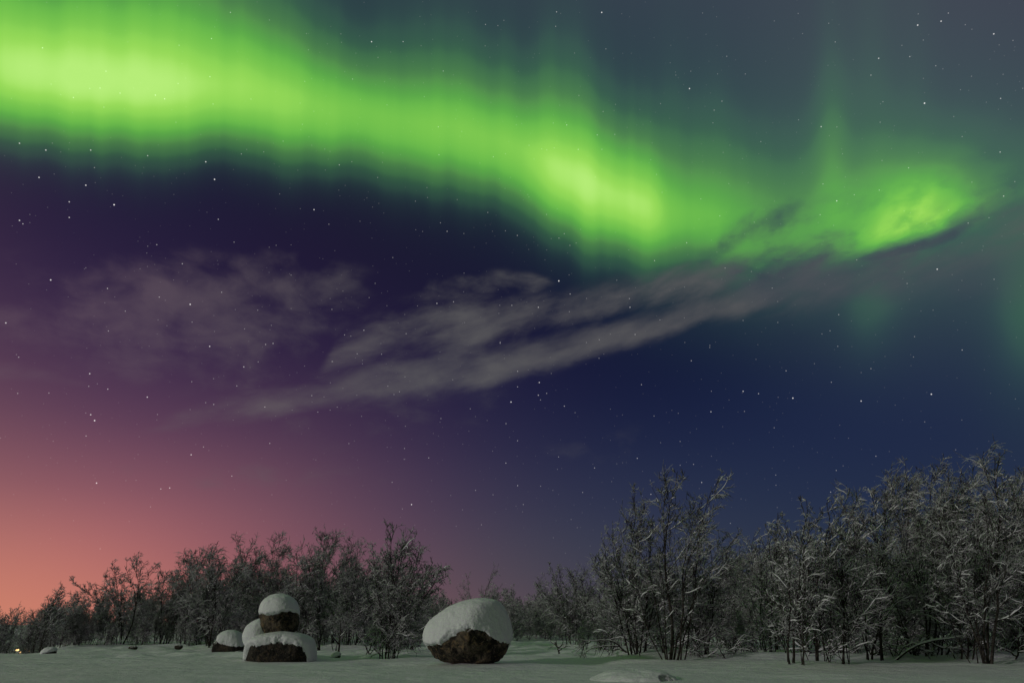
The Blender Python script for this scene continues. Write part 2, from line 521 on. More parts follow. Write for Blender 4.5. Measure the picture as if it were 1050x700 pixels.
def mat_plain(name, col, rough=0.6, emit=None, strength=0.0):
    m, b = material(name)
    n1 = noise(objco(), 6.0, 3.0, 0.6)
    plug(b.inputs['Base Color'], mixc(n1, [q * 0.75 for q in col], [q * 1.2 for q in col]))
    b.inputs['Roughness'].default_value = rough
    if emit:
        b.inputs['Emission Color'].default_value = (*emit, 1); b.inputs['Emission Strength'].default_value = strength
    return m


M_SNOW = mat_snow()
M_BARK = mat_bark()
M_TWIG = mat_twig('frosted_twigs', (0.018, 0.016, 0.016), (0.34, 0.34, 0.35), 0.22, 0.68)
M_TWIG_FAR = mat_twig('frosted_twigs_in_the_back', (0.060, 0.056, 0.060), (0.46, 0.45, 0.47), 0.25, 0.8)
M_ROCK = mat_rock('brown_rock', (0.016, 0.013, 0.011), (0.16, 0.125, 0.09), (0.26, 0.17, 0.08), 0.6)
M_ROCK_G = mat_rock('grey_rock', (0.014, 0.012, 0.011), (0.065, 0.052, 0.042), (0.14, 0.095, 0.055), 0.45)


# ------------------------------------------------------------------ snow ground
def terrain(x, y):
    x = np.asarray(x, float); y = np.asarray(y, float)
    p = np.stack([x, y, x * 0], -1).reshape(-1, 3)
    z = 0.16 * fbm(p * (0.11, 0.16, 1), 3, 3) + 0.05 * fbm(p * (0.5, 0.8, 1), 2, 9)
    z = z.reshape(x.shape)
    # drifts with a smooth lee side
    q = (p * (0.23, 0.62, 1)); d = fbm(q, 2, 21).reshape(x.shape)
    z = z + 0.22 * np.maximum(d, 0) * smooth01((y - 14) / 6) * smooth01((60 - y) / 15)
    z = z + 0.085 * fbm(p * (0.8, 2.2, 1), 3, 41).reshape(x.shape)
    # hollow with a soft rim between the birches and the big boulder
    for hx, hy, r, dep in ((-3.9, 24.3, 0.75, -0.16), (-3.2, 23.4, 0.6, -0.10), (-3.0, 22.9, .5, .07), (1.9, 25.6, 0.9, 0.10), (3.0, 24.5, 0.9, -0.10),
                           (5.0, 28.4, 1.6, 0.16), (-9.5, 30.0, 2.5, 0.10), (3.7, 22.2, 0.9, 0.08), (-10.0, 30.0, 1.6, 0.15), (-12.3, 32.2, 1.2, 0.10), (9, 24.0, 1.3, 0.10)):
        z = z + dep * np.exp(-(((x - hx) / r) ** 2 + ((y - hy) / (r * 0.8)) ** 2))
    # banks at the feet of the right wood
    for hx, hy, r, dep in ((5.6, 29.2, 1.5, 0.20), (7.4, 28.4, 1.2, -0.10), (9.2, 28.6, 1.8, 0.20), (12.0, 27.4, 1.6, 0.16), (14.2, 28.6, 1.3, 0.22), (17.0, 27.0, 1.6, 0.18),
                           (18.8, 29.5, 1.6, 0.24), (3.4, 31.5, 1.4, 0.18), (-5.0, 33.0, 1.6, 0.16), (-7.4, 33.6, 1.0, 0.14), (-15.0, 41.0, 2.4, 0.14), (-20.0, 43.0, 2.6, 0.16)):
        z = z + dep * np.exp(-(((x - hx) / r) ** 2 + ((y - hy) / (r * 0.7)) ** 2))
    # small pits around the stems, fading away from the wood
    z = z + 0.34 * (fbm(p * (0.9, 1.1, 1), 3, 31).reshape(x.shape)) * smooth01((y - 26) / 4) * smooth01((70 - y) / 20) * smooth01((x / np.maximum(y, 1) + 0.60) / 0.08)
    # towards the town on the left the ground drops away
    west = smooth01((-x / np.maximum(y, 1) - 0.585) / 0.07)
    z = z - 6.5 * smooth01((y - 30) / 70) * west
    z = z + smooth01((y - 135) / 80) * 6.5 * west * smooth01((y + 1) / 10)
    # the snow field in front of the camera stays even
    z = z * (0.35 + 0.65 * smooth01((np.hypot(x, y) - 6) / 10))
    return z


def axis(lo, hi, step, far, grow=1.16):
    a = list(np.arange(lo, hi + 1e-6, step)); s = step
    up = [a[-1]]
    while up[-1] < far: s *= grow; up.append(up[-1] + s)
    s = step; dn = [a[0]]
    while dn[-1] > -far: s *= grow; dn.append(dn[-1] - s)
    return np.array(dn[::-1][:-1] + a + up[1:])


gx = axis(-40, 30, 0.22, 4000); gy = axis(14, 62, 0.16, 4000)
GX, GY = np.meshgrid(gx, gy)
GZ = terrain(GX, GY)
nx, ny = len(gx), len(gy)
idx = np.arange(nx * ny).reshape(ny, nx)
GF = np.stack([idx[:-1, :-1], idx[:-1, 1:], idx[1:, 1:], idx[1:, :-1]], -1).reshape(-1, 4)
g = mesh_obj('snow_ground', np.stack([GX, GY, GZ], -1).reshape(-1, 3), GF, M_SNOW)
tag(g, kind='structure')


def on_ground(px, py):
    """the point of the snow seen at a place of the photograph"""
    d = ray(px, py); k = CAM_H / -d[2]
    for _ in range(6):
        p = d * k
        z = float(terrain(np.array([p[0]]), np.array([p[1]]))[0])
        k = (CAM_H - z) / -d[2]
    p = d * k
    return np.array((p[0], p[1], CAM_H + p[2]))


def at_depth(px, py, Y):
    """point at distance Y along the view to the north"""
    d = ray(px, py)
    return np.array((0, 0, CAM_H)) + d * (Y / d[1])


def gz(x, y): return float(terrain(np.array([x]), np.array([y]))[0])


# ------------------------------------------------------------------ birches
def tubes(P, R, sides, cap=True):
    """P (n,k,3) polylines, R (n,k) radii -> vertices, quads"""
    n, k, _ = P.shape
    if n == 0: return np.zeros((0, 3)), np.zeros((0, 4), int)
    T = np.gradient(P, axis=1); T /= np.linalg.norm(T, axis=2, keepdims=True) + 1e-9
    ref = np.where(np.abs(T[:, :1, 2:3]) > 0.92, np.array((1.0, 0, 0)), np.array((0, 0, 1.0)))
    ref = np.broadcast_to(ref, T.shape)
    A = np.cross(T, ref); A /= np.linalg.norm(A, axis=2, keepdims=True) + 1e-9
    B = np.cross(T, A)
    ang = np.arange(sides) * 2 * math.pi / sides + 0.5
    V = P[:, :, None] + R[:, :, None, None] * (A[:, :, None] * np.cos(ang)[None, None, :, None] + B[:, :, None] * np.sin(ang)[None, None, :, None])
    i = np.arange(n * k * sides).reshape(n, k, sides)
    a = i[:, :-1]; b = i[:, 1:]
    F = np.stack([a, np.roll(a, -1, 2), np.roll(b, -1, 2), b], -1).reshape(-1, 4)
    return V.reshape(-1, 3), F


def join(parts):
    Vs, Fs, Ms, o = [], [], [], 0
    for V, F, mi in parts:
        Vs.append(V); Fs.append(F + o); Ms.append(np.full(len(F), mi)); o += len(V)
    return np.concatenate(Vs), np.concatenate(Fs), np.concatenate(Ms)


def sample(P, R, idx, t):
    """points, tangents and radii at parameter t (0..1) of polylines idx"""
    k = P.shape[1]; f = t * (k - 1); i = np.clip(f.astype(int), 0, k - 2); w = (f - i)[:, None]
    a = P[idx, i]; b = P[idx, i + 1]
    T = b - a; T /= np.linalg.norm(T, axis=1, keepdims=True) + 1e-9
    return a * (1 - w) + b * w, T, R[idx, i] * (1 - w[:, 0]) + R[idx, i + 1] * w[:, 0]


def sprout(rng, base, T, L, ang, k, pull, r0, r1, crook, spin=None):
    """branches leaving (base) at an angle from T, bent by pull (n,3) towards the tip"""
    n = len(base)
    rnd = rng.normal(size=(n, 3)); pr = np.cross(T, rnd); pr /= np.linalg.norm(pr, axis=1, keepdims=True) + 1e-9
    if spin is not None:                     # branches spread sideways and up rather than down
        pr = pr + spin; pr -= T * np.sum(pr * T, 1, keepdims=True); pr /= np.linalg.norm(pr, axis=1, keepdims=True) + 1e-9
    d = T * np.cos(ang)[:, None] + pr * np.sin(ang)[:, None]
    P = np.zeros((n, k, 3)); P[:, 0] = base; st = (L / (k - 1))[:, None]
    for j in range(1, k):
        d = d + pull * (1.0 / (k - 1)) + rng.normal(size=(n, 3)) * crook
        d /= np.linalg.norm(d, axis=1, keepdims=True) + 1e-9
        P[:, j] = P[:, j - 1] + d * st
    t = np.linspace(0, 1, k)[None]
    R = r0[:, None] * (1 - t) + r1 * t if np.ndim(r0) else np.broadcast_to(r0 * (1 - t) + r1 * t, (n, k)).copy()
    return P, R


def birch_mesh(seed, H, stems, wind=(0.25, 0.0), width=1.0, low=0.18, dense=1.0, twig=0.011, limb_up=0.5, droop=0.25, snow=0.35, reach=0.42, pads=0.017, forks=1):
    """stems: list of (x0, y0, x1, y1, height share, bow). Returns trunk and crown geometry."""
    rng = np.random.default_rng(seed)
    k = 12; t = np.linspace(0, 1, k)
    SP, SR, fork_at = [], [], []
    for (x0, y0, x1, y1, hs, bow) in stems:
        h = H * hs
        p = np.zeros((k, 3))
        wig = rng.normal(size=(k, 2)).cumsum(0) * 0.028 * h / 3; wig -= wig[0]
        wig = wig - t[:, None] * wig[-1]
        p[:, 0] = x0 + (x1 - x0) * t + bow * np.sin(math.pi * t) + wig[:, 0]
        p[:, 1] = y0 + (y1 - y0) * t + 0.3 * bow * np.sin(math.pi * t) * rng.normal() + wig[:, 1]
        p[:, 2] = -0.18 + (h + 0.18) * t
        SP.append(p)
        r = 0.0068 * h ** 1.0 * (0.75 + 0.6 * rng.random())
        SR.append(np.maximum(r * (1 - t) ** 0.85, 0.011) * np.where(t < 0.05, 1.25, 1))
    for q in range(len(SP)):
        if stems[q][4] < 0.8: continue
        for _ in range(forks):
            f = rng.uniform(0.35, 0.62); a = rng.uniform(0, 6.283); top = rng.uniform(0.84, 0.97)
            w = np.clip((t - f) / (1 - f), 0, 1) ** 1.15; off = rng.uniform(0.10, 0.17) * H * width
            p = SP[q].copy(); p[:, 2] = -0.18 + (p[:, 2] + 0.18) * np.where(t > f, 1 - (1 - top) * (t - f) / (1 - f), 1)
            p[:, 0] += math.cos(a) * off * w + 0.012; p[:, 1] += math.sin(a) * off * w + 0.012
            SP.append(p); SR.append(np.where(t < f, 0.5, 0.8) * SR[q] + 0.002)
            stems = list(stems) + [(0, 0, 0, 0, stems[q][4] * top, 0)]
            fork_at.append(f)
    SP = np.array(SP); SR = np.array(SR); lows = np.array([low] * (len(SP) - len(fork_at)) + [max(low, f + 0.05) for f in fork_at])
    tr = tubes(SP, SR, 7)
    W3 = np.array((wind[0], wind[1], 0.0))
    hs = np.array([s[4] for s in stems])
    # limbs
    nl = np.maximum((23 * dense ** 0.5 * hs ** 0.7).astype(int), 7)
    ii = np.repeat(np.arange(len(stems)), nl)
    nl = np.maximum((nl * np.where(lows > low, 0.6, 1.0)).astype(int), 6); ii = np.repeat(np.arange(len(stems)), nl)
    tt = np.concatenate([l + (0.99 - l) * ((np.arange(n) + rng.random(n)) / n) ** 0.85 for n, l in zip(nl, lows)])
    b, T, r = sample(SP, SR, ii, tt)
    Hs = H * hs[ii]
    L = width * Hs * (reach * (1 - tt) ** 0.65 + 0.10) * rng.uniform(0.35, 1.0, len(ii)) ** 1.0 * np.where(rng.random(len(ii)) < 0.22, 1.5, 1.0) * np.where(tt < low + 0.12, 0.75, 1.0)
    outw = b[:, :2] - SP[:, 0, :2].mean(0); out3 = np.zeros((len(ii), 3)); out3[:, :2] = outw / (np.linalg.norm(outw, axis=1, keepdims=True) + 0.4)
    ang = np.radians(rng.uniform(32, 66, len(ii)) * (1 - 0.35 * tt))
    pull = np.array((0, 0, limb_up)) * rng.uniform(0.2, 1.2, (len(ii), 1)) + W3 * 0.8
    P1, R1 = sprout(rng, b, T, L, ang, 8, pull, np.clip(r * 0.55, 0.009, 0.05), 0.007, 0.13, out3 * 0.9)
    # branches
    n2 = np.maximum((L * 8.0 * dense ** 0.5).astype(int), 3)
    i2 = np.repeat(np.arange(len(P1)), n2); t2 = rng.uniform(0.14, 1.0, len(i2))
    b, T, r = sample(P1, R1, i2, t2)
    L2 = np.clip(L[i2] * rng.uniform(0.22, 0.6, len(i2)) * (1.1 - 0.55 * t2), 0.16, 1.7)
    up = np.zeros((len(i2), 3)); up[:, 2] = 0.35
    pull = np.array((0, 0, -droop)) * rng.uniform(-0.6, 1.6, (len(i2), 1)) + W3
    P2, R2 = sprout(rng, b, T, L2, np.radians(rng.uniform(25, 62, len(i2))), 6, pull, np.clip(r * 0.7, 0.008, 0.022), 0.006, 0.20, up)
    # twigs
    n3 = np.maximum((L2 * 15.0 * dense).astype(int), 3)
    i3 = np.repeat(np.arange(len(P2)), n3); t3 = rng.uniform(0.12, 1.0, len(i3))
    b, T, r = sample(P2, R2, i3, t3)
    L3 = np.clip(L2[i3] * rng.uniform(0.25, 0.75, len(i3)), 0.12, 0.6)
    pull = np.array((0, 0, -droop * 1.3)) * rng.uniform(-0.6, 1.6, (len(i3), 1)) + W3 * 0.9
    P3, R3 = sprout(rng, b, T, L3, np.radians(rng.uniform(20, 58, len(i3))), 4, pull, np.full(len(i3), twig), twig * 0.55, 0.24)
    parts = [(*tubes(P1, R1, 5), 0), (*tubes(P2, R2 + twig * 0.25, 4), 1), (*tubes(P3, R3, 3), 1)]
    # pads of snow lying along some branches
    for P, R, share, fat in ((P1, R1, snow, pads * 1.25), (P2, R2, snow * 0.8, pads)):
        flat = np.abs(P[:, -1, 2] - P[:, 0, 2]) / (np.linalg.norm(P[:, -1] - P[:, 0], axis=1) + 1e-6)
        s = (rng.random(len(P)) < share) & (flat < 0.75)
        Q = P[s].copy(); rr = R[s]
        kk = Q.shape[1]; tp = np.linspace(0, 1, kk)[None]
        prof = np.sin(math.pi * np.clip(tp * 0.9 + 0.06, 0, 1)) * rng.uniform(0.6, 1.3, (len(Q), 1)) * rng.uniform(0.6, 1.25, Q.shape[:2])
        rad = fat * prof + 0.003
        Q[:, :, 2] += rr * 0.7 + rad * 0.6
        parts.append((*tubes(Q, rad, 4), 2))
    return tr, join(parts)


def birch(name, base, label, cat, group, trunk_crown, rz=0.0, twig_mat=None):
    root = empty(name, tuple(base), label, cat, group, rz)
    (tv, tf), (cv, cf, cm) = trunk_crown
    mesh_obj('trunk', tv, tf, M_BARK, root)
    mesh_obj('crown', cv, cf, [M_BARK, twig_mat or M_TWIG, M_SNOW], root, mat_idx=cm)
    return root


def copy_tree(o, loc, rz, scale=1.0, label=None, group=None):
    c = o.copy(); C.objects.link(c); c.location = loc; c.rotation_euler = (0, 0, rz)
    c.scale = (scale, scale, scale)
    if label: c['label'] = label
    if group: c['group'] = group
    for ch in list(o.children):
        d = ch.copy(); C.objects.link(d); d.parent = c
    return c


# ------------------------------------------------------------------ boulders
def ico(sub):
    import bmesh
    bm = bmesh.new(); bmesh.ops.create_icosphere(bm, subdivisions=sub, radius=1.0)
    V = np.array([v.co[:] for v in bm.verts]); F = np.array([[v.index for v in f.verts] for f in bm.faces]); bm.free()
    return V, F


def boulder_shape(D3, outline, half_depth, planes=(), rough=0.05, seed=0, power=2.3):
    """closed stone: outline [(angle deg, radius m)] seen from the south, half_depth north-south"""
    th = np.degrees(np.arctan2(D3[:, 2], D3[:, 0])) % 360
    o = np.array(sorted(outline)); xy = np.stack([o[:, 1] * np.cos(np.radians(o[:, 0])), o[:, 1] * np.sin(np.radians(o[:, 0]))], 1)
    xy = np.stack([xy + (np.roll(xy, -1, 0) - xy) * w for w in np.arange(16) / 16.0], 1).reshape(-1, 2)
    for _ in range(40): xy = (np.roll(xy, 1, 0) + 2 * xy + np.roll(xy, -1, 0)) / 4
    A = np.degrees(np.arctan2(xy[:, 1], xy[:, 0])) % 360; R = np.hypot(xy[:, 0], xy[:, 1])
    q = np.argsort(A); A = A[q]; R = R[q]
    A = np.concatenate([A - 360, A, A + 360]); R = np.concatenate([R, R, R])
    r = np.interp(th, A, R)
    rho = np.hypot(D3[:, 0], D3[:, 2])
    s = (rho ** power + np.abs(D3[:, 1]) ** power) ** (-1.0 / power)
    c, sn = np.cos(np.radians(th)), np.sin(np.radians(th))
    P = np.stack([r * rho * s * c, half_depth * D3[:, 1] * s, r * rho * s * sn], 1)
    for n, d in planes:                       # broken flat faces
        n = np.array(n, float); n /= np.linalg.norm(n)
        e = P @ n - d; k = 0.07 * R.max()
        P = P - (0.88 * k * np.log1p(np.exp(np.clip(e / k, -30, 30))))[:, None] * n
    nz = fbm(P * 1.7 + seed, 4, seed) + 0.5 * fbm(P * 6 + seed, 3, seed + 5)
    return P + D3 * (nz * rough)[:, None]


def boulder(name, centre, outline, half_depth, edge, snow_t, label, rock_mat, group=None, planes=(), rough=0.06, seed=0, cap_rough=0.012, cap_planes=None, power=2.3, facet=(0.87, 0.97)):
    size = max(q[1] for q in outline)
    """edge(P, D3) > 0 where the snow lies, in metres above the lower rim of the cap"""
    V, F = ico(7 if size > 1.2 and 'large' in label else 6)
    P = boulder_shape(V, outline, half_depth, planes, rough, seed, power)
    rg = np.random.default_rng(seed)             # the bare stone has broken faces
    for _ in range(26):
        n = rg.normal(size=3) * (0.55, 1, 1); n[1] -= 0.5; n /= np.linalg.norm(n)
        d = (P @ n).max() * rg.uniform(*facet)
        x = P @ n - d
        P = P - np.where(x > 0, x * 0.85, 0)[:, None] * n
    P = P + V * (0.035 * size * (np.abs(fbm(P * 3.1 / size ** .5 + 5, 5, seed + 3)) * 4 - 0.5))[:, None]
    root = empty(name, tuple(centre), label, 'boulder', group)
    mesh_obj('rock', P, F, rock_mat, root)
    Q = boulder_shape(V, outline, half_depth, planes if cap_planes is None else cap_planes, cap_rough, seed, power)
    e = edge(P, V) + 0.12 * size * fbm(P * 2.6 / size ** .5 + 3, 3, seed + 9) + 0.11 * size * fbm(P * 9 + 3, 4, seed + 11)
    t = np.where(e > 0, snow_t * np.clip(e / (0.16 * size), 0, 1) ** 0.5 * (0.75 + 0.25 * np.clip(e / (0.5 * size), 0, 1)), np.maximum(e * 1.6, -0.22))
    w = np.clip(e / (0.10 * size), 0, 1)[:, None]; Q = P * (1 - w) + Q * w
    N = V
    t = t + np.where(e > 0, 1, 0) * (0.045 * fbm(P * 2.6 + 8, 3, seed + 13) + 0.02 * fbm(P * 12 + 8, 3, seed + 15)) * np.clip(e / (0.1 * size), 0, 1)
    mesh_obj('snow_cap', Q + N * t[:, None], F, M_SNOW, root)
    return root


def outline_from(pxs, c, Y):
    """outline seen in the photograph -> angles and radii in metres around c at distance Y"""
    res = []
    for x, y in pxs:
        p = at_depth(x, y, Y) - c
        res.append((math.degrees(math.atan2(p[2], p[0])) % 360, math.hypot(p[0], p[2])))
    return res


# the big one
b0 = on_ground(478, 681); Yb = b0[1] + 0.9
cb = at_depth(480, 648, Yb)
OUT = [(526, 652), (525, 643), (522, 632), (516, 620), (511, 615), (502, 613), (488, 613), (474, 616), (460, 622), (448, 630), (439, 638), (435, 647), (434, 657),
       (437, 665), (446, 674), (455, 680), (470, 684), (490, 684), (512, 679), (519, 670), (524, 662)]
OUT = [(478 + (x - 478) * 0.955, 650 + (y - 650) * (0.93 if y < 650 else 1.0)) for x, y in OUT]
PL = [((-0.36, -0.78, 0.50), 0.98), ((0.60, -0.74, 0.22), 0.98)]


def edge_big(P, D3):
    x, y, z = P[:, 0], P[:, 1], P[:, 2]
    f = np.interp(x, [-1.5, -1.1, -0.75, -0.45, -0.1, 0.2, 0.5, 0.8, 1.1, 1.5], [-0.40, -0.38, -0.32, -0.06, 0.07, 0.12, 0.06, -0.16, -0.28, -0.26])
    f = np.where(y > 0, f - 0.6 * np.clip(y, 0, 1), f)
    return z - f


boulder('boulder', cb, outline_from(OUT, cb, Yb), 1.25, edge_big, 0.085,
        'large brown boulder under a faceted dome of snow, standing alone in the clearing', M_ROCK, None, PL, 0.10, 4, 0.012, PL[:2])

# the stack on the left: a base stone, a stone balanced on it, one behind, a small one beside
bl = on_ground(288, 672); Yl = bl[1] + 0.8
c1 = at_depth(288, 663, Yl)
OUT1 = [(319, 663), (317, 655), (308, 651), (290, 650), (270, 651), (259, 656), (256, 664), (254, 680), (262, 692), (288, 694), (312, 692), (321, 680)]


def edge_base(P, D3):
    f = np.interp(P[:, 0], [-1.6, -1.25, -1.05, -0.9, -0.4, 0.1, 0.6, 0.9, 1.05, 1.3], [-1.0, -0.9, -0.5, 0.04, 0.10, 0.16, 0.08, 0.02, -0.3, -0.9])
    return P[:, 2] - np.where(P[:, 1] > 0, f - 0.6 * P[:, 1], f)


boulder('boulder', c1, outline_from(OUT1, c1, Yl), 1.1, edge_base, 0.13, 'low dark boulder with a thick snow slab, the base of the stacked stones', M_ROCK_G,
        'stacked boulders on the left', [((0.1, -1, 0.0), 0.80)], 0.10, 12)
c2 = at_depth(287, 630, Yl + 0.25)
OUT2 = [(305, 634), (305, 625), (302, 617), (296, 611), (287, 609), (278, 611), (271, 617), (268, 625), (267, 634), (269, 643), (273, 651), (288, 654), (302, 649), (305, 642)]


def edge_top(P, D3):
    f = np.interp(P[:, 0], [-0.8, -0.5, -0.2, 0.1, 0.3, 0.8], [0.03, 0.0, -0.03, 0.02, 0.10, 0.06])
    return P[:, 2] - np.where(P[:, 1] > 0, f - 0.3 * P[:, 1], f)


boulder('boulder', c2, outline_from(OUT2, c2, Yl + 0.25), 0.72, edge_top, 0.045, 'brown boulder with a tall round snow cap, balanced on top of the stacked stones', M_ROCK,
        'stacked boulders on the left', [((-0.35, -0.9, -0.1), 0.56), ((0.6, -0.8, -0.05), 0.54)], 0.09, 23, 0.01, [], 2.6, (0.95, 1.0))
c3 = at_depth(266, 652, Yl + 1.3)
OUT3 = [(284, 650), (278, 639), (270, 634), (261, 638), (255, 644), (252, 654), (253, 668), (265, 676), (282, 672)]
boulder('boulder', c3, outline_from(OUT3, c3, Yl + 1.3), 0.8, lambda P, D3: P[:, 2] - np.interp(P[:, 0], [-0.9, -0.5, -0.1, 0.5], [0.12, 0.05, -0.5, -0.6]), 0.07,
        'snowy boulder leaning behind the stack, dark bare side to the left', M_ROCK_G, 'stacked boulders on the left', [], 0.07, 31)
s0 = on_ground(233, 669); Ys = s0[1] + 0.5
c4 = at_depth(235, 660, Ys)
OUT4 = [(252, 664), (251, 656), (246, 649), (237, 646), (229, 648), (222, 655), (219, 664), (218, 674), (224, 682), (236, 684), (248, 682), (253, 674)]
boulder('boulder', c4, outline_from(OUT4, c4, Ys), 0.75, lambda P, D3: P[:, 2] - np.interp(P[:, 0], [-0.8, -0.5, -0.2, 0.2, 0.8], [0.32, 0.16, 0.02, -0.05, -0.12]), 0.06,
        'small low boulder with a rounded snow cap left of the stacked stones', M_ROCK_G, None, [((0, -1, 0), 0.62)], 0.07, 44)
# half buried hump in the foreground
h0 = on_ground(652, 697)
OUT5 = [(0, 1.1), (20, 0.75), (45, 0.42), (90, 0.27), (135, 0.38), (160, 0.72), (180, 1.25), (220, 0.7), (270, 0.5), (320, 0.7)]
boulder('boulder', h0 + np.array((0.05, 0.4, -0.09)), OUT5, 0.9, lambda P, D3: 0.35 - 2.2 * np.exp(-(((P[:, 0] - 0.60) / 0.13) ** 2 + ((P[:, 2] - 0.10) / 0.06) ** 2)), 0.045,
        'nearly buried boulder under a wind crusted snow hump at the bottom of the picture', M_ROCK_G, None, [], 0.05, 52, 0.07)
# little stones and snow lumps along the edge of the left wood
for x, y, w, lab in ((46, 668, 15, 'small snow lump with a dark underside beside the leaning trunks far left'),
                     (133, 663, 9, 'flat dark stone peeping out of the snow below the twin birch'),
                     (180, 662, 9, 'dark stone at the snow edge in front of the left wood'),
                     (343, 672, 9, 'small stone with a snow cushion at the foot of the snowy snag')):
    q = on_ground(x, y + 2); hw = w / 700 * q[1] * 0.5
    o = [(0, hw), (45, hw * .75), (90, hw * .55), (135, hw * .7), (180, hw), (225, hw * .7), (270, hw * .5), (315, hw * .7)]
    cut = -0.02 if 'lump' in lab or 'cushion' in lab else 0.16
    boulder('stone', q + np.array((0, 0.3, 0.04)), o, hw * 0.7, (lambda P, D3, cut=cut: P[:, 2] - cut - 0.1 * np.sin(P[:, 0] * 4)), 0.06, lab, M_ROCK_G, None, [], 0.05, int(x))

# ------------------------------------------------------------------ birches one can tell apart
GL = 'birches of the left wood'
GR = 'birches of the right wood'
rngT = random.Random(5)
# base (x, y), main stems [(foot x, top x, top y, bow px)], number of thinner side stems, settings, label
LEFT = [
    (6, 669, [(4, 20, 607, 2), (10, 2, 622, 2)], 3, dict(wind=(.30, 0), droop=.35), 'pale drooping birch cut by the left edge of the picture'),
    (36, 669, [(33, 62, 601, -7), (47, 84, 612, -9), (38, 45, 610, 2)], 3, dict(wind=(.30, 0), low=.30), 'birch with two parallel trunks bent over to the right beside the town lights'),
    (108, 661, [(108, 74, 591, 12), (107, 96, 606, 4)], 2, dict(wind=(-.12, 0), low=.3, width=.95), 'slender birch whose single trunk leans out to the left against the orange glow'),
    (124, 661, [(122, 113, 576, 3), (125, 140, 566, 6)], 2, dict(wind=(.28, 0), low=.28, width=.8), 'twin trunked birch with two separate plumes, tallest on the orange sky'),
    (163, 661, [(163, 160, 574, 2), (166, 174, 585, 2)], 3, dict(wind=(.25, 0), width=.7), 'narrow birch with a ragged spire right of the twin plumes'),
    (188, 662, [(188, 182, 572, 2), (190, 206, 560, -4)], 4, dict(wind=(.22, 0)), 'bushy birch with a leader tilted right, left of the small boulder'),
    (214, 664, [(214, 216, 562, 2), (212, 198, 580, 2), (216, 228, 572, 0)], 5, dict(wind=(.22, 0), low=.1), 'dense frosted birch with dark stems directly behind the small boulder'),
    (244, 661, [(244, 248, 553, 3), (246, 262, 560, 2)], 4, dict(wind=(.26, 0)), 'tall birch with a comb of swept twigs between the small boulder and the stack'),
    (272, 660, [(272, 284, 551, -2), (270, 266, 566, 0)], 4, dict(wind=(.2, 0), width=.85), 'birch with a thin pointed leader rising behind the stacked boulders'),
    (304, 664, [(304, 306, 562, 2), (308, 318, 575, 2)], 4, dict(wind=(.1, 0), width=.9), 'birch at the right shoulder of the stacked boulders'),
    (326, 667, [(325, 336, 541, -5), (328, 318, 560, 2)], 3, dict(wind=(.1, 0), low=.25), 'open topped birch with a forked bare leader, third tallest of the left wood'),
    (358, 664, [(356, 366, 556, -3), (360, 350, 575, 0), (362, 384, 566, 4)], 4, dict(wind=(.15, 0)), 'pale misty birch between the forked leader and the widest crown'),
    (398, 671, [(398, 404, 532, 2), (392, 382, 560, 4), (404, 432, 556, -5), (396, 412, 548, 0), (406, 447, 585, -6)], 7, dict(wind=(.08, 0), low=.06, width=1.0, limb_up=.6), 'tallest birch of the left wood with the widest crown, left of the large boulder'),
    (424, 668, [(424, 440, 578, -4), (420, 428, 592, 0)], 4, dict(wind=(.1, 0), low=.1), 'low spreading birch just left of the large boulder, leaning over towards it'),
]
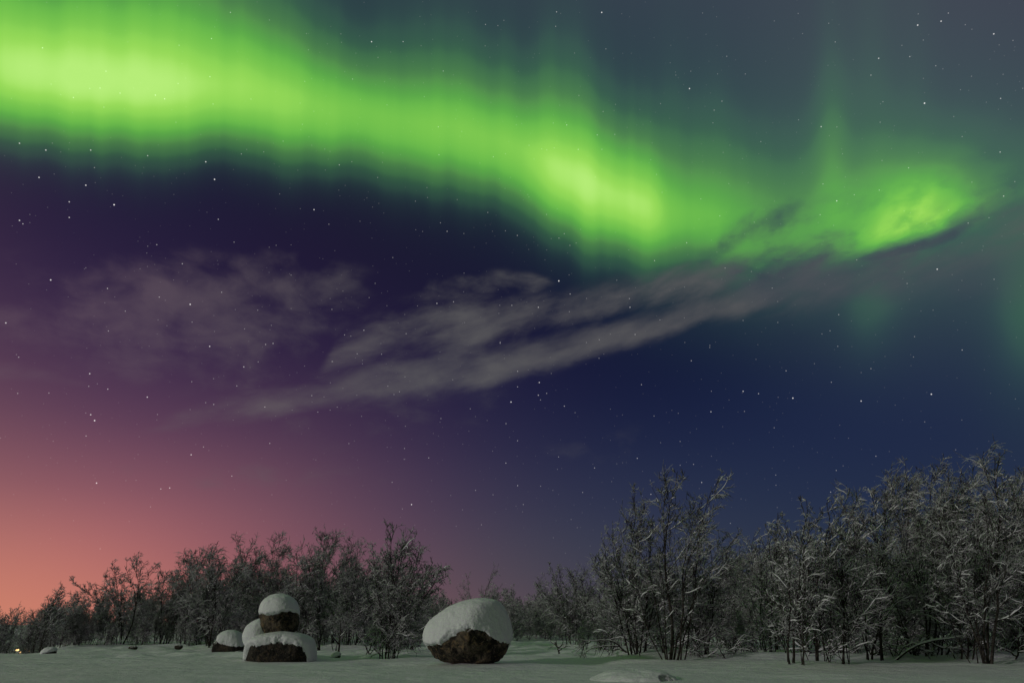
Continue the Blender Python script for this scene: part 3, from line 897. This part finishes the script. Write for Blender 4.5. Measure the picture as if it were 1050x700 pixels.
RIGHT = [
    (560, 651, [(558, 552, 592, 2), (562, 566, 598, 0), (560, 542, 606, 3)], 5, dict(low=.05, droop=.4), 'small frosted bush birch closing the gap behind the tiny forked twig'),
    (622, 664, [(620, 616, 566, 2), (626, 632, 560, 0)], 5, dict(low=.05, droop=.3), 'middling birch filling the space before the pale tapering birch'),
    (590, 661, [(582, 566, 577, 4), (590, 586, 580, 2), (596, 606, 592, -2), (586, 552, 598, 6)], 6, dict(wind=(.0, 0), low=.05, droop=.4), 'low rounded frosted birch at the left end of the right wood'),
    (655, 674, [(652, 648, 513, 0), (650, 628, 545, 3), (656, 668, 535, 2), (648, 612, 570, 8), (660, 683, 555, 0)], 7, dict(wind=(.02, 0), low=.10, limb_up=.65, droop=.1, width=.85), 'pale frosted birch with a tapering crown left of the tallest tree'),
    (688, 675, [(686, 694, 474, -3), (692, 736, 482, -9), (690, 758, 540, -10), (684, 672, 560, 0)], 5, dict(wind=(.10, 0), low=.26, limb_up=.6, droop=.05, width=.74, forks=1, dense=.55, reach=.5), 'tall birch with two swept leaders standing clear above the gap'),
    (722, 672, [(722, 728, 556, 2), (718, 712, 580, 2), (726, 746, 562, -3)], 6, dict(wind=(.08, 0), low=.1), 'dark dense birch to the right of the tall two leader tree'),
    (757, 664, [(752, 746, 556, 2), (760, 774, 542, -2), (757, 760, 560, 0)], 5, dict(wind=(.08, 0), low=.08), 'short shadowy birch in the dip between the two right hand clumps'),
    (786, 672, [(784, 778, 548, 2), (790, 799, 518, 0)], 5, dict(wind=(.02, 0), width=.75), 'birch with a thin upright spire at the start of the big right clump'),
    (812, 679, [(808, 804, 540, 1), (814, 832, 512, -2), (818, 845, 530, -3)], 5, dict(wind=(.04, 0), low=.16, width=.8), 'birch on three straight dark stems at the front of the right clump'),
    (838, 677, [(838, 848, 507, 2), (834, 826, 545, 0)], 4, dict(wind=(.04, 0), low=.13), 'grey crowned birch in the middle of the right clump, frost thick on its top'),
    (862, 680, [(862, 860, 528, 2), (866, 874, 545, 0)], 4, dict(wind=(.0, 0), low=.13, snow=.5), 'birch with a single pale snow streaked stem, right of the three straight stems'),
    (893, 676, [(893, 893, 493, 10), (890, 880, 535, 0)], 4, dict(wind=(-.05, 0), low=.2, width=.7), 'birch with a lone feathery spire tilted left above the right clump'),
    (918, 672, [(916, 928, 481, -2), (920, 944, 496, 2)], 5, dict(wind=(.18, 0), low=.2), 'birch with a flat topped swept crown, third from the tallest on the far right'),
    (950, 676, [(948, 952, 482, 2), (952, 972, 488, -2), (946, 936, 530, 0)], 5, dict(wind=(.08, 0), low=.16, snow=.5), 'broad birch with arching snowy side limbs, in front of the far right clump'),
    (985, 674, [(984, 978, 505, 2), (988, 992, 500, 0)], 4, dict(wind=(.02, 0), low=.16), 'dark birch with crossing stems left of the highest crown'),
    (1010, 672, [(1008, 1010, 455, 4), (1012, 1030, 478, -2), (1006, 1000, 500, 0)], 5, dict(wind=(.06, 0), low=.2, width=.8), 'highest birch of the far right clump, its narrow top rising over the others'),
    (1044, 670, [(1042, 1046, 476, 2), (1048, 1062, 500, 0)], 4, dict(wind=(.0, 0), low=.15), 'tall dark birch cut by the right edge of the picture'),
]


def plant(rows, group, seed0, tmat=None, **common):
    out = []
    for q, (bx, by, stems, extra, kw, lab) in enumerate(rows):
        b = on_ground(bx, by); Y = b[1]
        st = []
        tops = [at_depth(tx, ty + (0.06 if bx == 1010 else 0.085 if bx > 960 else 0.045) * (by - ty), Y) for _, tx, ty, _ in stems]
        H = max(t[2] - b[2] for t in tops)
        m = Y / (FOC * 0.93)
        rg = random.Random(seed0 + q)
        for (fx, tx, ty, bow), t in zip(stems, tops):
            f = at_depth(fx, by, Y)
            yj = rg.uniform(-0.5, 0.5)
            st.append((f[0] - b[0], yj * 0.5, t[0] - b[0], yj, (t[2] - b[2]) / H, bow * m))
        for e in range(extra):
            a = rg.uniform(0, 6.283); s = rg.uniform(0.35, 0.78); l = rg.uniform(0.12, 0.34) * H * s
            st.append((0.45 * math.cos(a) * rg.uniform(.3, 1.3), 0.45 * math.sin(a) * rg.uniform(.3, 1.3),
                       l * math.cos(a) + 0.4 * math.cos(a), l * math.sin(a), s, rg.uniform(-.12, .12)))
        p = dict(common); p.update(kw)
        g = birch_mesh(seed0 + q, H, st, **p)
        o = birch('birch_tree', (b[0], b[1], gz(b[0], b[1])), lab, 'birch tree', group, g, 0.0, tmat)
        out.append((o, H))
    return out


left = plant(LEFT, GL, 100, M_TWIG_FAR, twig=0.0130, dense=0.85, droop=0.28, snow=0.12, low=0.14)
right = plant(RIGHT, GR, 200, M_TWIG, twig=0.0110, dense=0.80, droop=0.2, snow=0.5, low=0.10)

# the small tree behind the large boulder, two bare forked leaders
b = on_ground(492, 648); Y = b[1]
st = []
H = at_depth(507, 580, Y)[2] - b[2]
for fx, tx, ty, bow in ((492, 507, 580, -4), (491, 478, 588, -2), (492, 494, 600, 0), (493, 515, 598, -3), (490, 468, 602, 2)):
    t = at_depth(tx, ty, Y); st.append((at_depth(fx, 648, Y)[0] - b[0], 0, t[0] - b[0], 0.3, (t[2] - b[2]) / H, bow * Y / 650))
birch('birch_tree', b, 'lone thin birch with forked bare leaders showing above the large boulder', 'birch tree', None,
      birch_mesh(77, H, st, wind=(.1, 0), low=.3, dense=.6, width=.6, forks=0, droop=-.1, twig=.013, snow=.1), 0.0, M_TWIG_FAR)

# rows behind, filling the woods: copies, turned and scaled
PIC = random.Random(11)
LB = 'indistinct frosted birch in the crowded rows behind the left wood'
RB = 'indistinct frosted birch in the crowded rows behind the right wood'
for k in range(64):
    px = -30 + 480 * (k + PIC.uniform(-.4, .4)) / 63
    if 8 < px < 36: continue
    Y = PIC.uniform(47, 66) if px > 130 else PIC.uniform(44, 54)
    o, H = left[PIC.randrange(len(left))]
    top = np.interp(px, [-40, 20, 90, 140, 200, 260, 340, 405, 440, 470], [632, 624, 618, 602, 582, 576, 572, 570, 600, 628]) + PIC.uniform(0, 26)
    p = at_depth(px, top, Y); z = gz(p[0], Y)
    s = (p[2] - z) / H
    copy_tree(o, (p[0], Y, z - 0.05), PIC.uniform(0, 6.28), s, LB, 'back rows of the left wood')
for k in range(36):
    px = 610 + 470 * (k + PIC.uniform(-.4, .4)) / 35
    Y = PIC.uniform(31, 50)
    o, H = right[PIC.randrange(len(right))]
    top = np.interp(px, [600, 640, 700, 760, 790, 850, 900, 1000, 1090], [622, 588, 566, 560, 552, 548, 540, 528, 530]) + PIC.uniform(0, 36)
    p = at_depth(px, top, Y); z = gz(p[0], Y)
    s = (p[2] - z) / H
    copy_tree(o, (p[0], Y, z - 0.05), PIC.uniform(0, 6.28), s, RB, 'back rows of the right wood')

# knee to man high birches under the others
MU = 'young frosted birch in the undergrowth of the '
for k in range(40):
    px = 40 + 400 * (k + PIC.uniform(-.5, .5)) / 39
    Y = PIC.uniform(41.5, 50) if px < 300 else PIC.uniform(35, 46)
    if 215 < px < 325: Y = PIC.uniform(40, 48)
    o, H = left[PIC.randrange(len(left))]
    p = at_depth(px, 640, Y)
    copy_tree(o, (p[0], Y, gz(p[0], Y) - 0.08), PIC.uniform(0, 6.28), PIC.uniform(1.5, 2.6) / H, MU + 'left wood', 'undergrowth of the left wood')
for k in range(16):
    px = 610 + 430 * (k + PIC.uniform(-.5, .5)) / 15
    Y = PIC.uniform(29.5, 38)
    o, H = right[PIC.randrange(len(right))]
    p = at_depth(px, 640, Y)
    copy_tree(o, (p[0], Y, gz(p[0], Y) - 0.08), PIC.uniform(0, 6.28), PIC.uniform(1.1, 2.0) / H, MU + 'right wood', 'undergrowth of the right wood')

# far wood seen through the gap and between the stems: one mass
gens = [birch_mesh(900 + i, 4.5, [(0, 0, .2, 0, 1, .1), (.1, .1, -.8, .4, .8, .1), (-.1, 0, .9, -.4, .85, .1), (0, .1, .4, 1.0, .7, 0)], wind=(.2, 0), low=.06, dense=.55, twig=0.022, droop=.3, snow=0) for i in range(2)]
rgf = np.random.default_rng(8)
parts = []
thin_ = []
for (tv, tf), (cv, cf, cm) in gens:
    q = cf.reshape(-1, cf.shape[1])
    thin_.append((np.concatenate([tv * (1, 1, 1), cv]), np.concatenate([tf, q[cm < 2] + len(tv)])))
for k in range(170):
    a = math.radians(-37 + 83 * (k + rgf.uniform(-.5, .5)) / 169); d = rgf.uniform(72, 150)
    if abs(math.degrees(a) - 0.5) < 3.2: d = rgf.uniform(88, 170)
    if a < math.radians(-28): d = rgf.uniform(175, 235)
    x, y = d * math.sin(a), d * math.cos(a)
    h = rgf.uniform(3.4, 5.6) * (1.7 if d > 172 else 1.0)
    v, f = thin_[k % 2]
    c, s = math.cos(k * 1.7), math.sin(k * 1.7)
    w = v * (h / 4.5); w = np.stack([w[:, 0] * c - w[:, 1] * s, w[:, 0] * s + w[:, 1] * c, w[:, 2]], 1) + (x, y, gz(x, y))
    parts.append((w, f, 0))
for k in range(70):                            # nearer low brush closing the gap
    a = math.radians(rgf.uniform(-2.5, 9.5)); d = rgf.uniform(58, 100)
    x, y = d * math.sin(a), d * math.cos(a); h = rgf.uniform(1.6, 4.2)
    v, f = thin_[k % 2]; c, s = math.cos(k * 2.3), math.sin(k * 2.3)
    w = v * (h / 4.5 * 1.25, h / 4.5 * 1.25, h / 4.5); w = np.stack([w[:, 0] * c - w[:, 1] * s, w[:, 0] * s + w[:, 1] * c, w[:, 2]], 1) + (x, y, gz(x, y))
    parts.append((w, f, 0))
V, F, _ = join(parts)
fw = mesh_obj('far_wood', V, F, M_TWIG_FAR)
tag(fw, 'distant frosted birch wood closing the snow field behind the clearing', 'wood', None, 'stuff')


# ------------------------------------------------------------------ saplings and branches weighed down by snow
def limb_thing(name, label, cat, Y, lines, r0, twigs, seed, pads=0.03, group=None, share=0.8, bare=False):
    """lines: pixel polylines of the stems, standing at distance Y; depth wanders a little"""
    rg = np.random.default_rng(seed)
    p0 = at_depth(*lines[0][0], Y); p0[2] = gz(p0[0], Y)
    root = empty(name, tuple(p0), label, cat, group)
    S, RR, k = [], [], 12
    for n, l in enumerate(lines):
        q = np.array([at_depth(x, y, Y) for x, y in l]) - p0
        q[:, 1] += np.linspace(0, 1, len(l)) * rg.uniform(-0.7, 0.5)
        if n == 0: q[0, 2] = -0.12
        d = np.concatenate([[0], np.cumsum(np.linalg.norm(np.diff(q, axis=0), axis=1))]); d /= d[-1]
        t = np.linspace(0, 1, k)
        c = np.stack([np.interp(t, d, q[:, i]) for i in range(3)], 1)
        for _ in range(2): c[1:-1] = (c[:-2] + 2 * c[1:-1] + c[2:]) / 4
        c[1:] += rg.normal(size=(k - 1, 3)) * 0.012
        rr = r0 * (1 if n == 0 else 0.62)
        S.append(c); RR.append(rr * (1 - t) ** 0.8 + 0.006)
    for P0, R0 in zip(S, RR):
        P0 = P0[None]; R0 = R0[None]
        v, f = tubes(P0, R0, 6)
        i1 = np.zeros(twigs, int); t1 = rg.uniform(0.25, 1, twigs)
        b, T, r = sample(P0, R0, i1, t1)
        L = rg.uniform(0.2, 0.75, len(i1)) * (1.15 - 0.5 * t1)
        P1, R1 = sprout(rg, b, T, L, np.radians(rg.uniform(20, 60, len(i1))), 6, np.array((0, 0, -0.35)) * rg.uniform(-.5, 1.5, (len(i1), 1)), np.clip(r * .6, .007, .014), 0.005, 0.14)
        i2 = np.repeat(np.arange(len(P1)), 4); t2 = rg.uniform(.2, 1, len(i2))
        b, T, r = sample(P1, R1, i2, t2)
        P2, R2 = sprout(rg, b, T, rg.uniform(.1, .32, len(i2)), np.radians(rg.uniform(20, 60, len(i2))), 4, np.array((0, 0, -.3)) * rg.uniform(-.5, 1.5, (len(i2), 1)), np.full(len(i2), .007), 0.004, .14)
        V, F, M = join([(*tubes(P1, R1, 4), 0), (*tubes(P2, R2, 3), 1)])
        if twigs <= 8:
            V, F, M = join([(v, f, 0), (*tubes(P1, R1, 4), 0), (*tubes(P2, R2, 3), 1)])
            stem = mesh_obj('stem', V, F, [M_BARK, M_BARK if bare else M_TWIG], root, mat_idx=M)
        else:
            stem = mesh_obj('stem', v, f, M_BARK, root)
            mesh_obj('twigs', V, F, [M_BARK, M_BARK if bare else M_TWIG], stem, mat_idx=M)
        parts = []
        for P, R, fat, sh in ((P0, R0, pads, 1.0), (P1, R1, pads * .75, share)):
            s = rg.random(len(P)) < sh
            if not s.any(): continue
            Q = P[s].copy(); R = R[s]
            tp = np.linspace(0, 1, Q.shape[1])[None]
            flat = 1 - np.abs(np.gradient(Q[:, :, 2], axis=1)) / (np.linalg.norm(np.gradient(Q, axis=1), axis=2) + 1e-6)
            rad = fat * np.clip(flat * 1.5, 0.12, 1) * np.sin(math.pi * np.clip(tp * .92 + .05, 0, 1)) ** 0.5 * rg.uniform(.7, 1.2, Q.shape[:2]) + 0.002
            Q[:, :, 2] += R * .7 + rad * .55
            parts.append((*tubes(Q, rad, 5), 0))
        V, F, M = join(parts)
        mesh_obj('snow_load', V, F, M_SNOW, stem)
    return root


GS = 'saplings bowed by snow'
limb_thing('bent_sapling', 'sapling bowed in a high arch by its snow load, in front of the spire birch', 'sapling', 27.4,
           [[(892, 679), (896, 662), (903, 640), (914, 622), (926, 611), (938, 608), (950, 616)], [(903, 640), (918, 624), (934, 617), (946, 622)], [(914, 622), (930, 607), (942, 603)]], .03, 9, 1, .034, GS)
limb_thing('bent_sapling', 'pale sapling pressed low over the snow, reaching right from the foot of the clump', 'sapling', 26.6,
           [[(914, 681), (924, 670), (938, 660), (952, 657), (968, 653), (984, 652)], [(952, 657), (964, 664), (978, 665), (1000, 666)], [(966, 654), (974, 662), (982, 670)], [(938, 660), (950, 668), (966, 668)]], .034, 7, 2, .040, GS)
limb_thing('bent_sapling', 'sapling with a snow lined limb curving down to the right edge of the picture', 'sapling', 28.2,
           [[(968, 676), (984, 650), (1002, 630), (1016, 615), (1032, 622), (1050, 638)], [(1002, 630), (1020, 624), (1040, 634), (1056, 644)], [(1016, 615), (1030, 611), (1046, 618)], [(984, 650), (1004, 640), (1024, 652)]], .032, 9, 3, .038, GS)
limb_thing('bent_sapling', 'sapling whose snowy tip fans out high against the dark of the far right clump', 'sapling', 29.0,
           [[(966, 678), (970, 640), (976, 606), (988, 586), (998, 572)], [(976, 606), (966, 590), (958, 578), (966, 572)], [(976, 606), (992, 596), (1010, 592), (1024, 596)], [(988, 586), (1004, 578), (1018, 580)], [(980, 598), (990, 588), (1012, 584)]], .034, 8, 4, .036, GS)
limb_thing('bent_sapling', 'short sapling with a snow covered hook at the feet of the three straight stems', 'sapling', 27.2,
           [[(826, 680), (832, 668), (842, 668), (852, 664)], [(832, 668), (820, 664), (814, 660)], [(836, 669), (846, 674), (854, 680)]], .02, 5, 5, .026, GS)
limb_thing('bent_sapling', 'sapling doubled over in a snow covered loop beside the pale streaked stem', 'sapling', 27.8,
           [[(862, 679), (862, 655), (866, 640), (878, 636), (892, 642), (900, 648)], [(866, 640), (874, 634), (888, 634)]], .022, 6, 6, .030, GS)
limb_thing('bare_shrub', 'knotty bare shrub alone on the snow at the lower right edge', 'shrub', 25.6,
           [[(1040, 686), (1042, 675), (1046, 664), (1044, 655), (1050, 646)], [(1046, 664), (1056, 656), (1060, 648)], [(1042, 672), (1030, 666), (1016, 662), (1008, 656)], [(1044, 668), (1052, 668), (1058, 662)]], .035, 5, 7, .022)
limb_thing('fallen_branch', 'dark dead branch sprawling over the snow left of the pale tapering birch', 'branch', 28.4,
           [[(646, 676), (636, 662), (624, 655), (606, 657), (594, 655)], [(636, 662), (618, 662), (604, 664), (596, 670)], [(606, 657), (598, 661), (590, 668)], [(640, 667), (632, 664), (626, 672), (632, 677)], [(618, 662), (624, 668), (620, 674)]], .03, 5, 8, .012, None, .3, True)
limb_thing('bare_shrub', 'tiny forked twig sticking out of the snow right of the large boulder', 'shrub', 30.0,
           [[(573, 671), (573, 664), (568, 659), (563, 656)], [(573, 664), (577, 659), (576, 654)], [(572, 667), (578, 663), (584, 662)], [(570, 661), (569, 656)]], .03, 1, 9, .012, None, .3, True)
limb_thing('snag', 'thin upright snag plastered with snow between the stack and the widest crown', 'snag', 33.0,
           [[(347, 674), (347, 660), (348, 645), (347, 634)], [(347, 660), (343, 652), (344, 645)]], .045, 2, 10, .05, None, .5)
limb_thing('bare_shrub', 'small dark shrub leaning over the snow in front of the small boulder', 'shrub', 33.5,
           [[(229, 673), (236, 670), (243, 668)], [(233, 671), (238, 673)]], .035, 2, 12, .02, None, .5, True)
limb_thing('bare_shrub', 'low brush of crossing stems at the foot of the widest crown', 'shrub', 31.5,
           [[(380, 674), (374, 662), (366, 652)], [(386, 674), (392, 660), (402, 650)], [(378, 672), (388, 660), (384, 648)], [(372, 674), (380, 664), (376, 652)], [(392, 674), (402, 664), (414, 656)]], .028, 7, 13, .02, None, .5)
limb_thing('bare_shrub', 'thin brush of leaning stems left of the large boulder', 'shrub', 34.0,
           [[(418, 668), (424, 655), (432, 645)], [(420, 668), (430, 660), (436, 652)], [(416, 668), (412, 656), (404, 650)]], .025, 5, 14, .02, None, .4)
limb_thing('bare_shrub', 'tangle of bowed thin stems in front of the dip between the right hand clumps', 'shrub', 29.0,
           [[(748, 672), (752, 658), (764, 652), (776, 660)], [(752, 672), (746, 656), (736, 650)], [(750, 672), (762, 664), (772, 668)], [(782, 676), (786, 664), (796, 668)], [(782, 676), (774, 664), (768, 660)]], .022, 6, 15, .018, None, .4)

SB = random.Random(21)
for k in range(36):
    px = SB.uniform(618, 1044); py = SB.uniform(669, 681); Y = SB.uniform(27.2, 31)
    ls = []
    for j in range(SB.randint(2, 4)):
        sgn = SB.choice((-1, 1)); h = SB.uniform(10, 34); w = sgn * SB.uniform(6, 30)
        ls.append([(px + SB.uniform(-7, 7), py), (px + w * .35, py - h * .7), (px + w * .75, py - h), (px + w * 1.15, py - h * SB.uniform(.55, .95))])
    limb_thing('snowy_shrub', 'low snow dusted shrub in the tangle along the front of the right wood', 'shrub', Y, ls, .018, 7, 60 + k, .024, 'shrubs in front of the right wood', .6)

# ------------------------------------------------------------------ lamps of the town, low behind the left edge of the wood
M_POLE = mat_plain('lamp_pole_grey', (0.18, 0.18, 0.18))
M_LAMP = mat_plain('lamp_light', (0.9, 0.7, 0.4), 0.4, (1.0, 0.60, 0.22), 2.6)


def box(c, s):
    c = np.array(c, float); s = np.array(s, float) / 2
    v = np.array([(x, y, z) for x in (-1, 1) for y in (-1, 1) for z in (-1, 1)]) * s + c
    f = np.array([(0, 1, 3, 2), (4, 6, 7, 5), (0, 4, 5, 1), (2, 3, 7, 6), (0, 2, 6, 4), (1, 5, 7, 3)])
    return v, f


for px, py, Y, w, lab in ((18, 665, 118, .75, 'brightest warm town lamp between the leaning trunks at the left edge'),
                          (26, 664, 131, .55, 'second warm town lamp, just right of the brightest'),
                          (30, 666, 125, .35, 'faint warm town lamp, rightmost of the lights by the leaning trunks'),
                          (21, 668, 122, .35, 'faint warm town lamp, lowest of the lights by the leaning trunks')):
    p = at_depth(px, py, Y); z = gz(p[0], Y); hgt = max(p[2] - z, 2.0)
    r = empty('street_lamp', (p[0], Y, z), lab, 'street lamp', 'lamps of the town')
    t = np.array([[(0, .6, -.3), (0, .6, hgt * .6), (0, .6, hgt), (0, .3, hgt + .3), (0, 0, hgt + .2)]], float)
    v, f = tubes(t, np.full((1, 5), 0.07), 6); mesh_obj('pole', v, f, M_POLE, r)
    v, f = box((0, 0, hgt + .10), (w * 1.1, .6, .12)); mesh_obj('lamp_hood', v, f, M_POLE, r, False)
    V, F = ico(2); mesh_obj('lamp_globe', V * (w * .34, .22, .15) + (0, 0, hgt - .12), F, M_LAMP, r)
